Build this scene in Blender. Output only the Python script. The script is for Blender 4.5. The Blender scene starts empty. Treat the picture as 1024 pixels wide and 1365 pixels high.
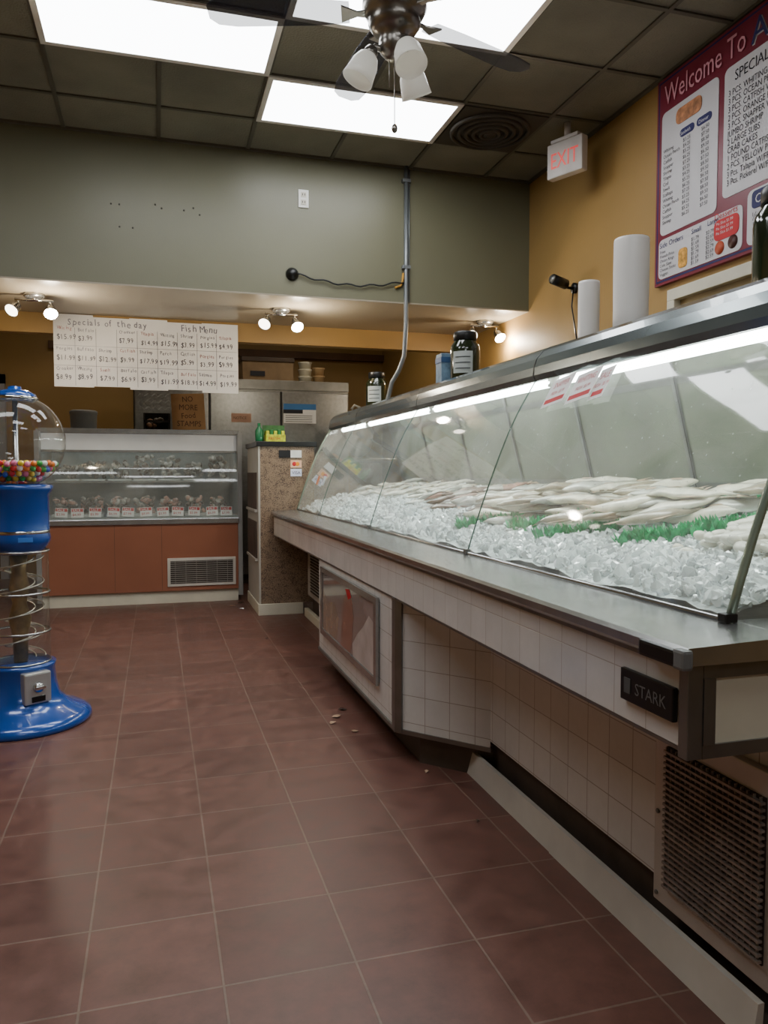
import bpy, bmesh, math, random
from mathutils import Vector, Matrix, Euler, noise as mnoise
random.seed(7)
R=random.random
def U(a,b): return a+(b-a)*R()
def S(r,g,b):
    f=lambda c:((c/255+0.055)/1.055)**2.4 if c/255>0.04045 else c/255/12.92
    return (f(r),f(g),f(b),1)
# ---------------- materials
def nt(name):
    m=bpy.data.materials.new(name); m.use_nodes=True; n=m.node_tree; 
    return m,n,n.nodes,n.links,n.nodes['Principled BSDF']
def mat(name,col,rough=.5,metal=0,var=.12,scale=6,bump=0,bscale=60,spec=.5,emis=0,ecol=None,trans=0,coat=0,ior=1.45,alpha=1,detail=4):
    m,n,N,L,p=nt(name)
    tc=N.new('ShaderNodeTexCoord'); nz=N.new('ShaderNodeTexNoise'); nz.inputs['Scale'].default_value=scale; nz.inputs['Detail'].default_value=detail
    L.new(tc.outputs['Object'],nz.inputs['Vector'])
    rp=N.new('ShaderNodeValToRGB'); rp.color_ramp.elements[0].position=.3; rp.color_ramp.elements[1].position=.7
    rp.color_ramp.elements[0].color=tuple(c*(1-var) for c in col[:3])+(1,)
    rp.color_ramp.elements[1].color=tuple(min(1,c*(1+var)) for c in col[:3])+(1,)
    L.new(nz.outputs['Fac'],rp.inputs['Fac']); L.new(rp.outputs['Color'],p.inputs['Base Color'])
    p.inputs['Roughness'].default_value=rough; p.inputs['Metallic'].default_value=metal
    p.inputs['Specular IOR Level'].default_value=spec; p.inputs['IOR'].default_value=ior
    p.inputs['Transmission Weight'].default_value=trans; p.inputs['Coat Weight'].default_value=coat
    p.inputs['Alpha'].default_value=alpha
    if emis>0:
        p.inputs['Emission Color'].default_value=ecol or col; p.inputs['Emission Strength'].default_value=emis
    if bump>0:
        n2=N.new('ShaderNodeTexNoise'); n2.inputs['Scale'].default_value=bscale; L.new(tc.outputs['Object'],n2.inputs['Vector'])
        b=N.new('ShaderNodeBump'); b.inputs['Strength'].default_value=bump; b.inputs['Distance'].default_value=.01
        L.new(n2.outputs['Fac'],b.inputs['Height']); L.new(b.outputs['Normal'],p.inputs['Normal'])
    return m
def emat(name,col,st):
    m,n,N,L,p=nt(name); N.remove(p); e=N.new('ShaderNodeEmission'); e.inputs['Strength'].default_value=st
    tc=N.new('ShaderNodeTexCoord'); nz=N.new('ShaderNodeTexNoise'); nz.inputs['Scale'].default_value=1.2
    L.new(tc.outputs['Object'],nz.inputs['Vector'])
    rp=N.new('ShaderNodeValToRGB'); rp.color_ramp.elements[0].color=tuple(c*.93 for c in col[:3])+(1,); rp.color_ramp.elements[1].color=col
    L.new(nz.outputs['Fac'],rp.inputs['Fac']); L.new(rp.outputs['Color'],e.inputs['Color'])
    L.new(e.outputs[0],N['Material Output'].inputs['Surface']); return m
def glassmat(name,tint=(.93,.98,.95,1),k=1.0,ior=1.5,rough=.02,haze=0.0,hscale=4,hdist=0.0):
    m,n,N,L,p=nt(name); N.remove(p)
    t=N.new('ShaderNodeBsdfTransparent'); t.inputs['Color'].default_value=tint
    g=N.new('ShaderNodeBsdfGlossy'); g.inputs['Roughness'].default_value=rough
    f=N.new('ShaderNodeFresnel'); ge=N.new('ShaderNodeNewGeometry')
    im=N.new('ShaderNodeMapRange'); im.inputs['To Min'].default_value=ior; im.inputs['To Max'].default_value=1/ior
    L.new(ge.outputs['Backfacing'],im.inputs['Value']); L.new(im.outputs[0],f.inputs['IOR'])
    mu=N.new('ShaderNodeMath'); mu.operation='MULTIPLY'; mu.inputs[1].default_value=k; mu.use_clamp=True; L.new(f.outputs[0],mu.inputs[0])
    mx=N.new('ShaderNodeMixShader'); L.new(mu.outputs[0],mx.inputs[0]); L.new(t.outputs[0],mx.inputs[1]); L.new(g.outputs[0],mx.inputs[2])
    out=mx
    if haze>0:
        d=N.new('ShaderNodeBsdfDiffuse'); d.inputs['Color'].default_value=(.8,.85,.82,1)
        tc=N.new('ShaderNodeTexCoord'); nz=N.new('ShaderNodeTexNoise'); nz.inputs['Scale'].default_value=hscale; nz.inputs['Detail'].default_value=9; nz.inputs['Roughness'].default_value=.65; nz.inputs['Distortion'].default_value=hdist
        L.new(tc.outputs['Object'],nz.inputs['Vector'])
        mr=N.new('ShaderNodeMapRange'); mr.inputs['From Min'].default_value=.4; mr.inputs['From Max'].default_value=.7; mr.inputs['To Min'].default_value=haze*.25; mr.inputs['To Max'].default_value=haze
        L.new(nz.outputs['Fac'],mr.inputs['Value'])
        vo=N.new('ShaderNodeTexVoronoi'); vo.inputs['Scale'].default_value=38; L.new(tc.outputs['Object'],vo.inputs['Vector'])
        ms=N.new('ShaderNodeMapRange'); ms.inputs['From Min'].default_value=.14; ms.inputs['From Max'].default_value=.05; ms.inputs['To Min'].default_value=0; ms.inputs['To Max'].default_value=haze*.7
        L.new(vo.outputs['Distance'],ms.inputs['Value'])
        ad=N.new('ShaderNodeMath'); ad.operation='ADD'; ad.use_clamp=True; L.new(mr.outputs[0],ad.inputs[0]); L.new(ms.outputs[0],ad.inputs[1])
        m2=N.new('ShaderNodeMixShader'); L.new(ad.outputs[0],m2.inputs[0]); L.new(mx.outputs[0],m2.inputs[1]); L.new(d.outputs[0],m2.inputs[2]); out=m2
    L.new(out.outputs[0],N['Material Output'].inputs['Surface']); return m
def tilemat(name,col,grout,w,dvec,dvec2=(0,0,1),off=(0,0),mortar=.003,rough=.3,var=.1,bump=.4,nscale=5,hh=None,nvar=.25):
    m,n,N,L,p=nt(name)
    tc=N.new('ShaderNodeTexCoord')
    def dot(v):
        d=N.new('ShaderNodeVectorMath'); d.operation='DOT_PRODUCT'; d.inputs[1].default_value=v; L.new(tc.outputs['Object'],d.inputs[0]); return d.outputs['Value']
    cx=N.new('ShaderNodeCombineXYZ'); L.new(dot(dvec),cx.inputs[0]); L.new(dot(dvec2),cx.inputs[1])
    mp=N.new('ShaderNodeMapping'); mp.inputs['Location'].default_value=(off[0],off[1],0); L.new(cx.outputs[0],mp.inputs['Vector'])
    b=N.new('ShaderNodeTexBrick'); b.offset=0; b.squash=1; b.inputs['Scale'].default_value=1
    b.inputs['Brick Width'].default_value=w; b.inputs['Row Height'].default_value=hh or w; b.inputs['Mortar Size'].default_value=mortar
    b.inputs['Mortar Smooth'].default_value=.2
    b.inputs['Color1'].default_value=tuple(c*(1-var) for c in col[:3])+(1,); b.inputs['Color2'].default_value=tuple(min(1,c*(1+var)) for c in col[:3])+(1,)
    b.inputs['Mortar'].default_value=grout
    L.new(mp.outputs[0],b.inputs['Vector'])
    nz=N.new('ShaderNodeTexNoise'); nz.inputs['Scale'].default_value=nscale; nz.inputs['Detail'].default_value=10; nz.inputs['Roughness'].default_value=.7; L.new(tc.outputs['Object'],nz.inputs['Vector'])
    mr=N.new('ShaderNodeMapRange'); mr.inputs['From Min'].default_value=.3; mr.inputs['From Max'].default_value=.7; mr.inputs['To Min'].default_value=1-nvar; mr.inputs['To Max'].default_value=1+nvar
    L.new(nz.outputs['Fac'],mr.inputs['Value'])
    vm=N.new('ShaderNodeVectorMath'); vm.operation='SCALE'; L.new(b.outputs['Color'],vm.inputs[0]); L.new(mr.outputs[0],vm.inputs['Scale'])
    L.new(vm.outputs[0],p.inputs['Base Color'])
    m2=N.new('ShaderNodeMapRange'); m2.inputs['From Min'].default_value=.3; m2.inputs['From Max'].default_value=.7; m2.inputs['To Min'].default_value=rough*.8; m2.inputs['To Max'].default_value=rough*1.3
    L.new(nz.outputs['Fac'],m2.inputs['Value']); L.new(m2.outputs[0],p.inputs['Roughness'])
    bp=N.new('ShaderNodeBump'); bp.invert=True; bp.inputs['Strength'].default_value=bump; bp.inputs['Distance'].default_value=.003
    L.new(b.outputs['Fac'],bp.inputs['Height']); L.new(bp.outputs[0],p.inputs['Normal'])
    return m
def granite(name):
    m,n,N,L,p=nt(name); tc=N.new('ShaderNodeTexCoord')
    v=N.new('ShaderNodeTexVoronoi'); v.inputs['Scale'].default_value=120; L.new(tc.outputs['Object'],v.inputs['Vector'])
    nz=N.new('ShaderNodeTexNoise'); nz.inputs['Scale'].default_value=22; nz.inputs['Detail'].default_value=8; L.new(tc.outputs['Object'],nz.inputs['Vector'])
    mx=N.new('ShaderNodeMath'); mx.operation='ADD'; L.new(v.outputs['Distance'],mx.inputs[0]); L.new(nz.outputs['Fac'],mx.inputs[1])
    rp=N.new('ShaderNodeValToRGB'); e=rp.color_ramp.elements; e[0].position=.6; e[0].color=S(70,56,48); e[1].position=1.3; e[1].color=S(138,118,98)
    k=e.new(.9); k.color=S(104,86,72); L.new(mx.outputs[0],rp.inputs['Fac']); L.new(rp.outputs['Color'],p.inputs['Base Color']); p.inputs['Roughness'].default_value=.3
    return m
# ---------------- mesh builder
class MB:
    def __init__(s,name): s.name=name; s.v=[]; s.f=[]; s.m=[]; s.sm=[]; s.mats=[]
    def mi(s,mt):
        if mt not in s.mats: s.mats.append(mt)
        return s.mats.index(mt)
    def add(s,vs,fs,mt,smooth=False,M=None):
        o=len(s.v); k=s.mi(mt)
        if M is not None: vs=[M@Vector(v) for v in vs]
        s.v.extend([tuple(v) for v in vs])
        for f in fs: s.f.append(tuple(i+o for i in f)); s.m.append(k); s.sm.append(smooth)
    def box(s,x0,x1,y0,y1,z0,z1,mt,bev=0,M=None):
        if bev<=0:
            v=[(x0,y0,z0),(x1,y0,z0),(x1,y1,z0),(x0,y1,z0),(x0,y0,z1),(x1,y0,z1),(x1,y1,z1),(x0,y1,z1)]
            s.add(v,[(0,3,2,1),(4,5,6,7),(0,1,5,4),(1,2,6,5),(2,3,7,6),(3,0,4,7)],mt,False,M); return
        bm=bmesh.new(); bmesh.ops.create_cube(bm,size=1)
        for q in bm.verts: q.co=Vector(((x0+x1)/2+q.co.x*(x1-x0),(y0+y1)/2+q.co.y*(y1-y0),(z0+z1)/2+q.co.z*(z1-z0)))
        bmesh.ops.bevel(bm,geom=bm.edges[:],offset=bev,segments=2,affect='EDGES',profile=.6)
        bm.verts.index_update(); s.add([q.co.copy() for q in bm.verts],[tuple(a.index for a in f.verts) for f in bm.faces],mt,False,M); bm.free()
    def lathe(s,prof,c,mt,seg=24,M=None,smooth=True,caps=True):
        vs=[];fs=[];n=len(prof)
        for r,z in prof:
            for i in range(seg):
                a=2*math.pi*i/seg; vs.append((r*math.cos(a),r*math.sin(a),z))
        for j in range(n-1):
            for i in range(seg):
                k=(i+1)%seg; fs.append((j*seg+i,j*seg+k,(j+1)*seg+k,(j+1)*seg+i))
        if caps:
            if prof[0][0]>1e-4: fs.append(tuple(range(seg))[::-1])
            if prof[-1][0]>1e-4: fs.append(tuple((n-1)*seg+i for i in range(seg)))
        T=Matrix.Translation(c)
        if M is not None: T=T@M
        s.add(vs,fs,mt,smooth,T)
    def tube(s,pts,r,mt,seg=8,smooth=True):
        pts=[Vector(p) for p in pts]; vs=[];fs=[]; n=len(pts); prev=None
        for i,p in enumerate(pts):
            t=(pts[min(i+1,n-1)]-pts[max(i-1,0)]).normalized()
            if prev is None:
                a=Vector((0,0,1)) if abs(t.z)<.9 else Vector((1,0,0)); prev=t.cross(a).normalized()
            u=(prev-t*prev.dot(t)).normalized(); w=t.cross(u); prev=u
            rr=r[i] if isinstance(r,(list,tuple)) else r
            for k in range(seg):
                a=2*math.pi*k/seg; vs.append(p+u*math.cos(a)*rr+w*math.sin(a)*rr)
        for j in range(n-1):
            for k in range(seg):
                q=(k+1)%seg; fs.append((j*seg+k,j*seg+q,(j+1)*seg+q,(j+1)*seg+k))
        fs.append(tuple(range(seg))[::-1]); fs.append(tuple((n-1)*seg+k for k in range(seg)))
        s.add(vs,fs,mt,smooth)
    def prism(s,pts,a0,a1,axis,mt,smooth=False):
        def P(p,a):
            return {'Y':(p[0],a,p[1]),'Z':(p[0],p[1],a),'X':(a,p[0],p[1])}[axis]
        n=len(pts); vs=[P(p,a0) for p in pts]+[P(p,a1) for p in pts]
        fs=[(i,(i+1)%n,n+(i+1)%n,n+i) for i in range(n)]
        s.add(vs,fs,mt,smooth); s.add(vs,[tuple(range(n))[::-1],tuple(range(n,2*n))],mt,False)
    def ribbon(s,pts,a0,a1,axis,mt,smooth=True):
        def P(p,a):
            return {'Y':(p[0],a,p[1]),'X':(a,p[0],p[1])}[axis]
        n=len(pts); vs=[P(p,a0) for p in pts]+[P(p,a1) for p in pts]
        s.add(vs,[(i,i+1,n+i+1,n+i) for i in range(n-1)],mt,smooth)
    def quad(s,a,b,c,d,mt): s.add([a,b,c,d],[(0,1,2,3)],mt)
    def blob(s,c,sc,mt,sub=2,jit=0,rot=None,smooth=True):
        vs,fs=ICO[sub]; M=Matrix.Translation(c)@(rot.to_matrix().to_4x4() if rot else Matrix())@Matrix.Diagonal((sc[0],sc[1],sc[2],1))
        if jit: vs=[(v[0]*(1+U(-jit,jit)),v[1]*(1+U(-jit,jit)),v[2]*(1+U(-jit,jit))) for v in vs]
        s.add(vs,fs,mt,smooth,M)
    def text(s,body,size,M,mt,align='LEFT',ext=0.0,sx=1.0):
        vs,fs=textmesh(body,size,align,ext)
        if sx!=1: vs=[(v[0]*sx,v[1],v[2]) for v in vs]
        s.add(vs,fs,mt,False,M)
    def build(s,parent=None,recalc=True):
        me=bpy.data.meshes.new(s.name); me.from_pydata(s.v,[],s.f)
        for mt in s.mats: me.materials.append(mt)
        me.polygons.foreach_set('material_index',s.m); me.polygons.foreach_set('use_smooth',s.sm)
        if recalc:
            bm=bmesh.new(); bm.from_mesh(me); bmesh.ops.recalc_face_normals(bm,faces=bm.faces[:]); bm.to_mesh(me); bm.free()
        me.update(); ob=bpy.data.objects.new(s.name,me); bpy.context.collection.objects.link(ob)
        if parent: ob.parent=parent
        return ob
def icos(sub):
    bm=bmesh.new(); bmesh.ops.create_icosphere(bm,subdivisions=sub,radius=1); bm.verts.index_update()
    r=([tuple(v.co) for v in bm.verts],[tuple(a.index for a in f.verts) for f in bm.faces]); bm.free(); return r
ICO={1:icos(1),2:icos(2),3:icos(3)}
_tc={}
def textmesh(body,size,align,ext):
    key=(body,align,ext)
    if key not in _tc:
        cu=bpy.data.curves.new('t','FONT'); cu.body=body; cu.size=1; cu.align_x=align; cu.extrude=0; cu.resolution_u=2
        ob=bpy.data.objects.new('t',cu); bpy.context.collection.objects.link(ob)
        dg=bpy.context.evaluated_depsgraph_get(); dg.update(); me=ob.evaluated_get(dg).to_mesh()
        _tc[key]=([tuple(v.co) for v in me.vertices],[tuple(p.vertices) for p in me.polygons])
        ob.evaluated_get(dg).to_mesh_clear(); bpy.data.objects.remove(ob); bpy.data.curves.remove(cu)
    vs,fs=_tc[key]; return [(v[0]*size,v[1]*size,v[2]) for v in vs],fs
def MT(o,x,y):
    x=Vector(x).normalized(); y=Vector(y); y=(y-x*y.dot(x)).normalized(); z=x.cross(y)
    return Matrix(((x.x,y.x,z.x,o[0]),(x.y,y.y,z.y,o[1]),(x.z,y.z,z.z,o[2]),(0,0,0,1)))
def MB_back(x,y,z): return MT((x,y,z),(1,0,0),(0,0,1))      # faces -Y
def MB_right(x,y,z): return MT((x,y,z),(0,-1,0),(0,0,1))    # faces -X
def empty(name,loc=(0,0,0)):
    e=bpy.data.objects.new(name,None); bpy.context.collection.objects.link(e); e.empty_display_size=.1; return e

# ---------------- shared materials
steel=mat('brushed_steel',S(172,173,172),.24,.9,.12,12)
steel_d=mat('dull_steel',S(130,130,127),.35,.85,.15,9)
chrome=mat('chrome',S(200,200,200),.12,1,.05)
hoodm=mat('hood_grey_metal',S(112,122,124),.2,.6,.15,3,coat=.4)
black=mat('black_plastic',S(18,18,18),.35,0,.2)
white=mat('white_enamel',S(228,226,220),.35,0,.05)
whitep=mat('white_paper',S(232,231,230),.8,0,.04)
cream=mat('cream_paint',S(205,200,182),.5,0,.08)
kerb=mat('kerb_board_paint',S(188,182,172),.5,0,.12,5)
dark=mat('dark_kick',S(78,66,58),.7,0,.3)
yellow=mat('ochre_wall_paint',S(156,124,72),.5,0,.07,2,bump=.1,bscale=120)
olive=mat('olive_wall_paint',S(108,106,84),.36,0,.06,1.5,bump=.08,bscale=150)
under=mat('soffit_underside_paint',S(150,140,122),.33,0,.06,2)
ceilm=mat('ceiling_tile',S(128,126,112),.85,0,.18,2.2,bump=.5,bscale=90,detail=8)
gridm=mat('ceiling_tbar',S(88,85,74),.5,0,.1)
glass=glassmat('case_glass',(.93,.97,.95,1),1.7,1.55,.035,.28,2.4,1.5)
glassd=glassmat('deli_glass',(.92,.97,.96,1),1.6,1.55,.05,.30,1.6,.8)
clearg=glassmat('clear_plastic',(.96,.97,.97,1),1.3,1.45,.03,.05)
inkb=mat('ink_black',S(25,25,35),.6); inkn=mat('ink_navy',S(28,30,90),.6); inkr=mat('ink_red',S(190,30,40),.6)

# ---------------- room
b=MB('floor'); fl=tilemat('floor_tile',S(98,65,56),S(116,95,83),.305,(1,0,0),(0,1,0),off=(.175,.12),mortar=.0030,rough=.40,var=.13,nscale=11,nvar=.32)
b.box(-2.6,2.69,-3,9.2,-.06,0,fl); b.build()
b=MB('ceiling'); b.box(-2.6,2.69,-3,5.3,3.3,3.36,ceilm); b.build()
b=MB('trim_1')
gx=[.615+.568*k for k in range(-5,4)]; gy=[3.73+.553*k for k in range(-12,3)]
for x in gx: b.box(x-.012,x+.012,-3,5.3,3.291,3.3,gridm)
for y in gy: b.box(-2.6,2.69,y-.012,y+.012,3.2915,3.3,gridm)
b.box(-2.6,2.69,5.275,5.3,3.285,3.3,gridm); b.box(2.665,2.69,-3,5.3,3.285,3.3,gridm)
b.build()
b=MB('wall_right'); b.box(2.69,2.8,-3,9.2,0,3.36,yellow); b.build()
b=MB('wall_left'); b.box(-2.7,-2.6,-3,9.2,0,3.36,yellow); b.build()
b=MB('wall_back'); b.box(-2.6,2.69,9.2,9.3,0,3.3,yellow); b.build()
b=MB('wall_front'); b.box(-2.6,2.69,-3.1,-3,0,3.36,cream); b.build()
b=MB('wall_soffit'); b.box(-2.6,2.69,5.3,6.35,2.36,3.36,olive); b.box(-2.6,2.69,5.3,6.35,2.35,2.36,under)
sc=mat('anchor_hole',S(60,56,44),.8)
for (x,z) in [(-.25,2.86),(-.2,2.86),(-.2,2.72),(-.12,2.72),(.02,2.88),(.06,2.86),(.2,2.86),(.26,2.88),(.3,2.84)]: b.lathe([(.006,0),(.006,.002)],(x,5.3,z),sc,8,Matrix.Rotation(math.pi/2,4,'X'))
b.build()
b=MB('wall_header'); b.box(-2.6,2.69,6.35,6.45,2.2,3.36,yellow); b.build()
b=MB('ceiling_rear'); b.box(-2.6,2.69,6.45,9.2,3.0,3.05,ceilm); b.build()
b=MB('door_1'); wood=mat('dark_wood',S(84,54,36),.5,0,.25,5)
b.box(-2.35,-1.62,9.15,9.199,0,2.1,wood,.004); b.box(-2.43,-2.35,9.12,9.199,0,2.2,wood); b.box(-1.62,-1.54,9.12,9.199,0,2.2,mat('door_frame_white',S(160,160,165),.5)); b.box(-2.43,-1.54,9.12,9.199,2.1,2.2,wood)
b.box(-2.2,-1.75,9.14,9.15,1.2,1.9,mat('door_panel',S(110,74,48),.5)); b.build()
b=MB('trim_2'); brn=mat('brown_board',S(92,62,38),.55,0,.2); b.box(-1.1,2.69,9.12,9.199,2.5,2.58,brn); b.build()
b=MB('window_1')
for (y0,y1,z0,z1) in [(2.3,3.58,2.06,2.12),(3.52,3.58,1.35,2.06),(2.3,2.36,1.35,2.06),(2.3,3.58,1.29,1.35)]: b.box(2.63,2.689,y0,y1,z0,z1,cream,.004)
b.box(2.67,2.689,2.36,3.52,1.35,2.06,mat('window_panel',S(150,132,92),.5)); b.build()

# lights in ceiling
panel=emat('troffer_diffuser',(.95,.98,1,1),11)
def troffer(x0,y0,n='ceiling_light_panel'):
    b=MB(n); x1=x0+1.136; y1=y0+.553
    b.box(x0+.03,x1-.03,y0+.03,y1-.03,3.284,3.29,panel)
    for (a,c,d,e) in [(x0,x1,y0,y0+.03),(x0,x1,y1-.03,y1),(x0,x0+.03,y0+.03,y1-.03),(x1-.03,x1,y0+.03,y1-.03)]: b.box(a,c,d,e,3.282,3.3,white)
    b.build()
for (x,y) in [(-.521,3.73),(.615,3.177),(.615,4.283),(-.521,1.5),(.615,.4),(-1.65,2.6),(-.521,-1.2)]: troffer(x,y)
b=MB('air_vent'); vm=mat('vent_dark',S(70,64,56),.6); 
b.box(1.765,2.305,4.295,4.825,3.284,3.3,vm)
for i in range(5):
    r=.25-.045*i; b.lathe([(r,-.002),(r,-.016-.003*i),(r-.02,-.02-.003*i),(r-.02,-.002)],(2.035,4.56,3.284),vm,40,caps=False)
b.lathe([(0,-.03),(.04,-.03),(.04,0)],(2.035,4.56,3.284),vm,24); b.build()
# exit sign
b=MB('exit_sign'); ex=mat('exit_sign_white',S(205,198,192),.5)
M=Matrix.Translation((2.46,4.35,3.10))@Matrix.Rotation(math.radians(-66),4,'Z')
b.box(-.13,.13,-.03,.03,-.12,.09,ex,.008,M); b.box(-.10,.10,-.035,.035,.09,.11,ex,.003,M); b.lathe([(.02,.11),(.02,.198)],(0,0,0),ex,12,M)
b.text('EXIT',.135,M@MB_back(0,-.032,-.065),mat('exit_red',S(225,95,90),.5,emis=.5,ecol=S(235,60,55)),'CENTER',sx=.75); b.build()
# security camera
b=MB('security_camera'); b.lathe([(.035,0),(.035,.02)],(2.689,4.62,2.37),black,16,Matrix.Rotation(-math.pi/2,4,'Y'))
b.tube([(2.67,4.62,2.37),(2.63,4.62,2.37),(2.58,4.6,2.4)],.01,black); b.tube([(2.60,4.6,2.385),(2.48,4.55,2.40)],.033,black,14); b.tube([(2.48,4.55,2.40),(2.47,4.547,2.402)],.027,steel_d,14)
b.tube([(2.67,4.62,2.36),(2.66,4.62,2.25),(2.675,4.6,2.1),(2.68,4.55,1.9)],.005,black,6); b.build()
# outlet
b=MB('wall_outlet'); b.box(.955,1.025,5.29,5.3,2.95,3.07,white,.003)
for z in (2.985,3.035):
    b.box(.972,1.008,5.286,5.29,z-.017,z+.017,cream,.002)
    for x in (.982,.998): b.box(x-.002,x+.002,5.284,5.286,z-.006,z+.008,black)
b.build()
b=MB('wall_cable'); RX=Matrix.Rotation(math.pi/2,4,'X')
b.lathe([(.0,.045),(.022,.045),(.03,.03),(.04,.02),(.045,0)],(.91,5.3,2.50),black,20,RX)
pts=[]
for i in range(25):
    t=i/24; x=.93+.78*t; pts.append((x,5.28,2.5-.05*math.sin(t*3.1)+.008*math.sin(t*30)))
b.tube(pts,.006,black,6); b.tube([(1.64,5.285,2.455),(1.68,5.285,2.47),(1.695,5.285,2.50),(1.70,5.285,2.56)],.008,mat('orange_wire',S(180,130,40),.5),6); b.build()
b=MB('conduit_pipe'); cm=mat('conduit_metal',S(122,126,128),.4,.5)
b.tube([(1.72,5.28,3.3),(1.72,5.28,2.45),(1.72,5.28,2.2),(1.71,5.29,1.98),(1.68,5.32,1.88),(1.64,5.36,1.8),(1.62,5.4,1.68),(1.62,5.4,1.63)],.016,cm,10)
for z in (3.2,2.6): b.box(1.69,1.75,5.262,5.3,z-.012,z+.012,cm,.002)
b.tube([(1.745,5.288,3.3),(1.745,5.288,2.36)],.005,cm,6); b.build()
# track lights
bulbm=emat('halogen_bulb',(1,.92,.78,1),80); bulb2=emat('frosted_bulb',(1,.9,.75,1),8)
def track(x,y):
    b=MB('track_light'); b.lathe([(.0,-.03),(.05,-.03),(.065,-.02),(.07,-.0005)],(x,y,2.35),steel,24)
    b.tube([(x-.12,y,2.31),(x+.12,y,2.31)],.010,chrome,10); b.tube([(x,y,2.33),(x,y,2.31)],.012,chrome,10)
    for sx,ti in ((-1,.55),(1,-.15)):
        M=Matrix.Rotation(ti,4,'Y')@Matrix.Rotation(-.75,4,'X')
        c=(x+sx*.1,y,2.30); b.tube([(c[0],c[1],2.31),(c[0],c[1],2.27)],.008,chrome)
        b.lathe([(.0,0),(.022,0),(.03,-.02),(.045,-.085),(.047,-.09),(.042,-.085),(.028,-.02)],(c[0],c[1],2.275),chrome,20,M,caps=False)
        b.lathe([(.0,-.04),(.036,-.05),(.042,-.084),(.03,-.095),(0,-.1)],(c[0],c[1],2.275),bulbm if sx==1 else bulb2,16,M,caps=False)
    b.build()
    l=bpy.data.lights.new('bulb_light','POINT'); l.energy=15; l.color=(1,.86,.66); l.shadow_soft_size=.04
    o=bpy.data.objects.new('track_bulb_light',l); o.location=(x+.12,y-.14,2.17); bpy.context.collection.objects.link(o)
for x in (-.77,.90,2.52): track(x,5.72)

# ceiling fan
b=MB('ceiling_fan'); fx,fy=.885,2.86; nick=mat('brushed_nickel',S(135,130,124),.28,.9,.1); shade=mat('frosted_shade',S(228,226,218),.35,0,.03,emis=.15,ecol=S(240,235,220))
bladem=mat('fan_blade_dark',S(26,28,48),.6,0,.15,alpha=.62,spec=.2)
b.lathe([(.07,0),(.07,-.02),(.05,-.06),(.02,-.08)],(fx,fy,3.3),nick,24); b.tube([(fx,fy,3.25),(fx,fy,2.95)],.014,nick)
b.lathe([(.02,2.99),(.06,2.985),(.10,2.955),(.122,2.92),(.122,2.885),(.108,2.86),(.095,2.85),(.10,2.83),(.08,2.80),(.055,2.79),(.06,2.76),(.055,2.73),(.03,2.705),(0,2.70)],(fx,fy,0),nick,36)
for k in range(5):
    a=math.radians(20+72*k); M=Matrix.Translation((fx,fy,2.87))@Matrix.Rotation(a,4,'Z')@Matrix.Rotation(math.radians(11),4,'X')
    b.prism([(.09,-.02),(.14,-.012),(.2,-.04),(.2,.04),(.14,.012),(.09,.02)],-.003,.003,'Z',nick)
    for i in range(len(b.v)-24,len(b.v)): b.v[i]=tuple(M@Vector(b.v[i]))
    pr=[(.17,-.05),(.3,-.062),(.6,-.07),(.67,-.06),(.70,-.03),(.70,.03),(.67,.06),(.6,.07),(.3,.062),(.17,.05)]
    b.prism(pr,.003,.009,'Z',bladem)
    for i in range(len(b.v)-40,len(b.v)): b.v[i]=tuple(M@Vector(b.v[i]))
for ad in (172,278,35):
    a=math.radians(ad); c=(fx+.06*math.cos(a),fy+.06*math.sin(a),2.735)
    b.tube([(fx+.03*math.cos(a),fy+.03*math.sin(a),2.73),(fx+.075*math.cos(a),fy+.075*math.sin(a),2.745),(fx+.09*math.cos(a),fy+.09*math.sin(a),2.725)],.012,nick)
    M=Matrix.Rotation(a,4,'Z')@Matrix.Rotation(math.radians(-26),4,'Y')
    o=(fx+.085*math.cos(a),fy+.085*math.sin(a),2.735)
    b.lathe([(.02,.005),(.026,-.01),(.028,-.03)],o,nick,20,M)
    b.lathe([(.024,-.02),(.038,-.032),(.050,-.06),(.055,-.10),(.060,-.13),(.057,-.13),(.05,-.10),(.044,-.06),(.03,-.035)],o,shade,28,M,caps=False)
b.tube([(fx+.0,fy,2.71),(fx+.0,fy,2.46)],.002,nick,6); b.blob((fx+.0,fy,2.45),(.012,.012,.018),nick)
b.tube([(fx-.02,fy,2.71),(fx-.02,fy,2.6)],.002,nick,6); b.build()

# ---------------- menu sign on right wall
b=MB('menu_sign'); red=mat('menu_red',S(116,30,50),.35,0,.06); X=2.66
b.box(X,2.689,1.6,3.73,2.17,3.27,red)
pw=mat('menu_panel_white',S(200,198,202),.45,0,.03)
def rrect(y0,y1,z0,z1,mt,x=X-.003,r=.03):
    pts=[]
    for (cy,cz,a0) in ((y1-r,z1-r,0),(y0+r,z1-r,90),(y0+r,z0+r,180),(y1-r,z0+r,270)):
        for i in range(5):
            a=math.radians(a0+i*22.5); pts.append((cy+r*math.cos(a),cz+r*math.sin(a)))
    b.prism(pts,x,x+.003,'X',mt)
b.box(X-.002,X,1.62,3.715,2.185,3.255,inkn); b.box(X-.003,X-.001,1.63,3.705,2.195,3.245,red)
rrect(3.24,3.68,2.43,3.08,pw,X-.006); rrect(1.9,3.2,2.47,3.08,pw,X-.006); rrect(3.06,3.69,2.2,2.41,pw,X-.006); rrect(1.9,3.03,2.2,2.45,pw,X-.006)
T=lambda s,sz,y,z,mt,al='LEFT',sx=1: b.text(s,sz,MB_right(X-.0085,y,z),mt,al,sx=sx)
T('Welcome To',.15,3.66,3.115,mat('menu_pink',S(215,150,165),.5),sx=.74); T('ALBERTS SEAFOOD',.16,3.03,3.11,inkn)
b.text('ALBERTS SEAFOOD',.16,MB_right(X-.0045,3.025,3.105),pw)
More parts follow.
